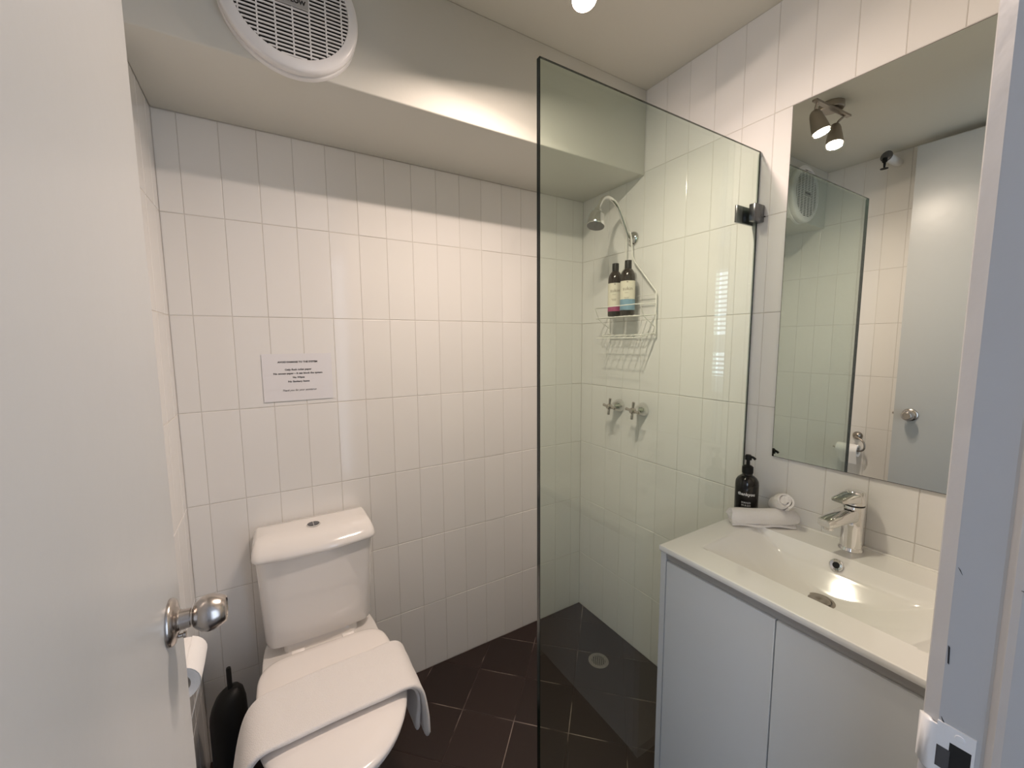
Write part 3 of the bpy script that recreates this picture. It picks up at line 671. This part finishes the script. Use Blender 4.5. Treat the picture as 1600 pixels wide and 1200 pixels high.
obj('bowl', loft(bmesh.new(), [D(0.118, -0.02, -0.30, -0.50, 0.0), D(0.120, -0.02, -0.30, -0.52, 0.02), D(0.108, -0.02, -0.30, -0.50, 0.10), D(0.118, -0.02, -0.32, -0.53, 0.20), D(0.152, -0.02, -0.38, -0.62, 0.31), D(0.172, -0.02, -0.43, -0.675, 0.375), D(0.176, -0.02, -0.44, -0.685, 0.398), D(0.170, -0.03, -0.44, -0.678, 0.402)]), 'ceramic', t)
obj('neck', loft(bmesh.new(), [rr_loop(TX, 0.115, -0.02, -0.165, 0.395, 0.0), rr_loop(TX, 0.115, -0.02, -0.150, 0.4275, 0.0)]), 'ceramic', t)
def lid_loops(hw, yb, yc, yf, z0, z1, rnd, dome):
    return [D(hw-0.003, yb-0.002, yc, yf+0.003, z0), D(hw, yb, yc, yf, z0+0.003), D(hw, yb, yc, yf, z1-rnd), D(hw-rnd*0.3, yb-rnd*0.3, yc, yf+rnd*0.3, z1-rnd*0.3), D(hw-rnd, yb-rnd, yc, yf+rnd, z1),
            D(hw*0.72, yc+(yb-yc)*0.72, yc, yc+(yf-yc)*0.72, z1+dome*0.6), D(hw*0.3, yc+(yb-yc)*0.3, yc, yc+(yf-yc)*0.3, z1+dome)]
obj('seat', loft(bmesh.new(), lid_loops(0.184, -0.212, -0.44, -0.695, 0.404, 0.4165, 0.004, 0.0)), 'seat', t)
obj('seat_lid', loft(bmesh.new(), [D(0.185, -0.212, -0.44, -0.697, 0.4185), D(0.188, -0.210, -0.44, -0.700, 0.4205), D(0.188, -0.210, -0.44, -0.700, 0.4245), D(0.186, -0.211, -0.44, -0.697, 0.4285), D(0.181, -0.213, -0.44, -0.689, 0.4322), D(0.170, -0.218, -0.44, -0.672, 0.4352), D(0.148, -0.238, -0.44, -0.640, 0.4375), D(0.08, -0.33, -0.44, -0.55, 0.4395)]), 'seat', t)
for s in (-1, 1):
    obj('hinge', lathe(bmesh.new(), [(0.009, -0.018), (0.010, -0.016), (0.010, 0.016), (0.009, 0.018)], (TX+s*0.075, -0.196, 0.419), (1, 0, 0), 18), 'seat', t)

# ---------------------------------------------------------------- folded hand towel over the lid
def towel():
    t = thing('folded_towel', 'white folded hand towel draped across the closed toilet lid', 'towel', (TX, -0.45, 0.436))
    H = 0.0068
    def path(shift=0.0, cut0=0.0, cut1=0.0, lift=0.0025):
        return [(-1.499, 0.262+cut0), (-1.491, 0.31+cut0*0.6), (-1.480, 0.365), (-1.467, 0.410), (-1.452, 0.434+lift*0.6), (-1.428, 0.4445+lift), (-1.38, 0.4445+lift), (-1.264, 0.4475+lift), (-1.15, 0.4445+lift), (-1.098, 0.4445+lift), (-1.072, 0.436+lift*0.6), (-1.059, 0.412), (-1.053-shift*0.3, 0.37), (-1.049-shift*0.8, 0.325+cut1*0.6), (-1.047-shift, 0.275+cut1)]
    def layer(name, H, y_l, y_r, off, cut0, cut1, lab=None, shift=0.0, fat=0.0):
        pts2 = smoothpts([(x, 0, z) for x, z in path(shift, cut0, cut1)], 4)
        N = len(pts2); rings = []
        for i, p in enumerate(pts2):
            a = pts2[min(i+1, N-1)]-pts2[max(i-1, 0)]; a.normalize(); nrm = Vector((-a.z, 0, a.x))
            c = p+nrm*off
            s = i/(N-1); yb_ = y_l[0]+(y_r[0]-y_l[0])*s; yf_ = y_l[1]+(y_r[1]-y_l[1])*s
            wav = 0.003*math.sin(s*14)*abs(2*s-1)
            hh_ = H*(0.55 if i in (0, N-1) else 1)*(1+fat*min(1, max(0, (s-0.80)/0.12)))
            loop = []
            for k in range(7): an = PI/2+PI*k/6; loop.append(c+nrm*(hh_*math.sin(an))+Vector((0, yf_+wav+hh_*0.9*math.cos(an), 0)))
            for k in range(1, 8): loop.append(c-nrm*hh_+Vector((0, yf_+(yb_-yf_)*k/8, 0)))
            for k in range(7): an = -PI/2+PI*k/6; loop.append(c+nrm*(hh_*math.sin(an))+Vector((0, yb_+wav+hh_*0.9*math.cos(an), 0)))
            for k in range(1, 8): loop.append(c+nrm*(hh_*(1+0.10*math.sin(k*1.9+s*13)))+Vector((0, yb_+(yf_-yb_)*k/8, 0)))
            rings.append([tuple(q) for q in loop])
        return obj(name, loft(bmesh.new(), rings), 'towel', t, angle=80, label=lab)
    layer('lower_fold', 0.0050, (-0.400, -0.548), (-0.338, -0.532), 0.0, 0.006, 0.020, shift=0.014, fat=0.5)
    layer('upper_fold', 0.0062, (-0.400, -0.556), (-0.336, -0.546), 0.0108, 0.0, 0.0, shift=0.0, fat=0.45)
towel()

# ---------------------------------------------------------------- toilet brush
t = thing('toilet_brush', 'black plastic toilet brush in its holder beside the toilet', 'toilet brush', (-1.529, -0.205, 0))
bx, by = -1.529, -0.205
hb_ = lathe(bmesh.new(), [(0.040, 0), (0.044, 0.004), (0.047, 0.10), (0.0475, 0.30), (0.046, 0.335), (0.040, 0.362), (0.030, 0.380), (0.016, 0.389), (0.010, 0.390)], (bx, by, 0), seg=36)
for v in hb_.verts:
    if v.co.z > 0.30: v.co.z += (v.co.x-bx)*0.45*min(1, (v.co.z-0.30)/0.05)
obj('holder', hb_, 'black', t)
obj('handle', lathe(bmesh.new(), [(0.0065, 0.33), (0.0065, 0.452), (0.0055, 0.457), (0, 0.458)], (bx+0.008, by, 0), seg=16), 'black', t)

# ---------------------------------------------------------------- toilet roll holder and roll
RY, RX, RZ = -0.600, -1.553, 0.757
t = thing('toilet_roll_holder', 'metal hook-shaped toilet roll holder on the left wall', 'toilet roll holder', (LX, -0.628, 0.835))
obj('wall_plate', lathe(bmesh.new(), [(0.024, 0), (0.024, 0.006), (0.020, 0.012), (0.010, 0.020), (0.010, 0.034)], (LX, -0.622, 0.838), (1, 0, 0), 32), 'pewter', t)
obj('hook_arm', tube(bmesh.new(), smoothpts([(LX+0.030, -0.622, 0.838), (LX+0.048, -0.628, 0.838), (RX-0.006, -0.645, 0.833), (RX, -0.667, 0.818), (RX, -0.676, 0.795), (RX, -0.674, 0.775), (RX, -0.662, 0.762), (RX, -0.645, 0.7585), (RX, -0.60, 0.7585), (RX, -0.54, 0.7605), (RX, -0.527, 0.764)], 6), 0.0048, 12), 'pewter', t)
t = thing('toilet_roll', 'white toilet paper roll with loose end on the wall hook', 'toilet roll', (RX, RY, RZ-0.05))
obj('roll', lathe(bmesh.new(), [(0.020, -0.048), (0.034, -0.050), (0.035, -0.048), (0.035, 0.048), (0.034, 0.050), (0.020, 0.048), (0.020, -0.048)], (RX, RY, RZ+0.002), (0, 1, 0), 44, cap=False), 'tissue', t)
bm = bmesh.new(); rows = []
for k in range(12):
    if k < 5: x, z = RX+0.0358*math.cos(1.2-k*0.27), RZ+0.002+0.0358*math.sin(1.2-k*0.27)
    else: x, z = RX+0.0354-0.0034*(k-5), RZ+0.006-0.0125*(k-4.5)
    w = 1.0-0.05*max(0, k-6)
    rows.append([(x, RY-0.050, z), (x+0.0008, RY-0.050, z), (x+0.0014, RY, z), (x+0.0008, RY+0.05-0.1*(1-w), z), (x, RY+0.05-0.1*(1-w), z)])
obj('loose_end', loft(bm, rows), 'tissue', t)

# ---------------------------------------------------------------- exhaust fan
FXc, FZc = -1.270, 2.212
t = thing('exhaust_fan', 'round white exhaust fan grille on the painted bulkhead', 'exhaust fan', (FXc, BY, FZc))
def at(y): return (FXc, y, FZc)
obj('mounting_ring', lathe(bmesh.new(), [(0.1525, 0), (0.1525, 0.008), (0.151, 0.012), (0.140, 0.014)], at(BY), (0, -1, 0), 72), 'plastic', t)
obj('fascia', lathe(bmesh.new(), [(0.147, 0.012), (0.1515, 0.024), (0.1515, 0.034), (0.1495, 0.0385), (0.1455, 0.0410), (0.128, 0.0465), (0.1265, 0.0460), (0.126, 0.038)], at(BY), (0, -1, 0), 72, cap=False), 'plastic', t, angle=50)
obj('dark_interior', lathe(bmesh.new(), [(0.1265, 0.0375), (0, 0.0375)], at(BY), (0, -1, 0), 48, cap=False), 'dark', t)
bm = bmesh.new(); Rg = 0.1262; pitch = 0.0088
for k in range(-14, 15):
    z = k*pitch
    if abs(z) > Rg: continue
    w = math.sqrt(Rg*Rg-z*z); box(bm, FXc-w, FXc+w, BY-0.0460, BY-0.0440, FZc+z-0.0019, FZc+z+0.0019)
obj('grille_bars', bm, 'plastic', t, smooth=False, kind='stuff')
for k in range(-3, 4):
    x = k*0.0365; w = math.sqrt(Rg*Rg-x*x); w -= 0.002
    if k == 0:
        bm = B(FXc+x-0.0016, FXc+x+0.0016, BY-0.0466, BY-0.043, FZc-w, FZc-0.013); box(bm, FXc+x-0.0016, FXc+x+0.0016, BY-0.0466, BY-0.043, FZc+0.013, FZc+w)
    else: bm = B(FXc+x-0.0016, FXc+x+0.0016, BY-0.0466, BY-0.043, FZc-w, FZc+w)
    obj('rib', bm, 'plastic', t, smooth=False)
pl = obj('badge', B(FXc-0.036, FXc+0.036, BY-0.0482, BY-0.043, FZc-0.0145, FZc+0.0125, bev=0.001, seg=1), 'plaque', t, label='silver badge with black lettering')
obj('lettering', text_bm('AIRFLOW', 0.0135, (FXc, BY-0.0484, FZc-0.001), (1, 0, 0), (0, 0, 1), bold=0.0006), 'ink', pl, smooth=False)

# ---------------------------------------------------------------- notice on the back wall
t = thing('notice_sheet', 'white laminated notice with black lettering on the wall above the toilet', 'notice', (-1.278, -0.001, 1.208))
nx0, nx1, nz0, nz1 = -1.3850, -1.1715, 1.2085, 1.3700
bm = B(nx0, nx1, -0.0032, -0.0016, nz0, nz1)
obj('laminated_sheet', bm, 'paper', t, smooth=False)
cx_ = (nx0+nx1)/2
for s, sz, z, bd, shr in (('AVOID DAMAGE TO THE SYSTEM', 0.0083, 0.133, 0.0003, 0), ('Only flush toilet paper', 0.0083, 0.107, 0.00022, 0), ('No excess paper \u2013 it can block the system', 0.0083, 0.094, 0.00022, 0),
                          ('No Wipes', 0.0083, 0.080, 0.00022, 0), ('No Sanitary Items', 0.0083, 0.066, 0.00022, 0), ('Thank you for your assistance', 0.0088, 0.036, 0.00005, 0.45)):
    bm = text_bm(s, sz, (cx_, -0.0034, nz0+z), (1, 0, 0), (0, 0, 1), bold=bd, shear=shr)
    xs = [v.co.x for v in bm.verts]; want = {'AVOID DAMAGE TO THE SYSTEM': 0.122, 'Only flush toilet paper': 0.082, 'No Wipes': 0.036, 'No Sanitary Items': 0.066, 'Thank you for your assistance': 0.104}.get(s, 0.150)
    k = want/(max(xs)-min(xs))
    for v in bm.verts: v.co.x = cx_+(v.co.x-cx_)*k
    obj('lettering', bm, 'ink', t, smooth=False)

# ---------------------------------------------------------------- ceiling spotlights
t = thing('ceiling_spotlight', 'brushed metal ceiling fitting with two lit spotlight heads on a bar', 'ceiling light', (-0.76, -0.715, CEIL))
obj('ceiling_plate', lathe(bmesh.new(), [(0.046, 0), (0.046, 0.022), (0.043, 0.025), (0, 0.026)], (-0.772, -0.712, CEIL), (0, 0, -1), 40), 'pewter', t)
pa, pb = Vector((-0.60, -0.722, 2.368)), Vector((-0.87, -0.741, 2.368)); dv = (pb-pa).normalized(); nv = Vector((-dv.y, dv.x, 0))
bar = obj('bar', loft(bmesh.new(), [[(p+nv*s*0.009+Vector((0, 0, z))) for s, z in ((-1, -0.004), (1, -0.004), (1, 0.004), (-1, 0.004))] for p in (pa, pb)]), 'pewter', t, smooth=False)
obj('bar_stem', lathe(bmesh.new(), [(0.007, 0), (0.007, 0.016)], (-0.772, -0.730, 2.370), (0, 0, 1), 14), 'pewter', bar)
for L_, D_, px in ((L1, D1, -0.622), (L2, D2, -0.838)):
    s = (px-pa.x)/(pb.x-pa.x); top_ = pa.lerp(pb, s); back = L_-D_*0.085
    h_ = obj('lamp_head', lathe(bmesh.new(), [(0, -0.088), (0.012, -0.087), (0.0185, -0.080), (0.023, -0.066), (0.0285, -0.030), (0.0325, 0.0), (0.0325, 0.004), (0.0305, 0.004), (0.0300, -0.003), (0.020, -0.045), (0, -0.05)], L_, D_, 36, cap=False), 'pewter', t)
    obj('stem', tube(bmesh.new(), [top_+Vector((0, 0, -0.003)), top_.lerp(back, 0.6), back+D_*0.008], 0.0048, 10), 'pewter', h_)
    obj('bulb', lathe(bmesh.new(), [(0.0296, -0.006), (0.0296, -0.003), (0.024, 0.001), (0, 0.0025)], L_, D_, 32, cap=True), 'bulb', h_, label='glowing warm lamp face')

# ---------------------------------------------------------------- fire sprinkler on the left wall
t = thing('fire_sprinkler', 'white capped pipe with black fire sprinkler head near the ceiling', 'sprinkler', (LX, -0.70, 2.345))
obj('pipe_cover', tube(bmesh.new(), [(LX, -0.700, 2.345), (LX+0.05, -0.692, 2.352), (LX+0.112, -0.682, 2.362)], 0.020, 24), 'plastic', t)
e3 = Vector((LX+0.112, -0.682, 2.362)); dv = Vector((1, 0.16, 0.15)).normalized()
obj('rosette', lathe(bmesh.new(), [(0.027, -0.002), (0.027, 0.003), (0.020, 0.008), (0, 0.010)], e3, dv, 28), 'darkmetal', t, label='dark round rosette')
q = e3+Vector((0.012, 0.002, -0.010))
sh_ = obj('sprinkler_head', lathe(bmesh.new(), [(0.009, 0), (0.011, -0.012), (0.011, -0.020), (0.006, -0.024), (0.0045, -0.045), (0.003, -0.052)], q, (0, 0, 1), 18), 'black', t, label='black sprinkler head')
obj('deflector', lathe(bmesh.new(), [(0.004, -0.050), (0.017, -0.053), (0.017, -0.0548), (0, -0.0548)], q, (0, 0, 1), 24), 'black', sh_)
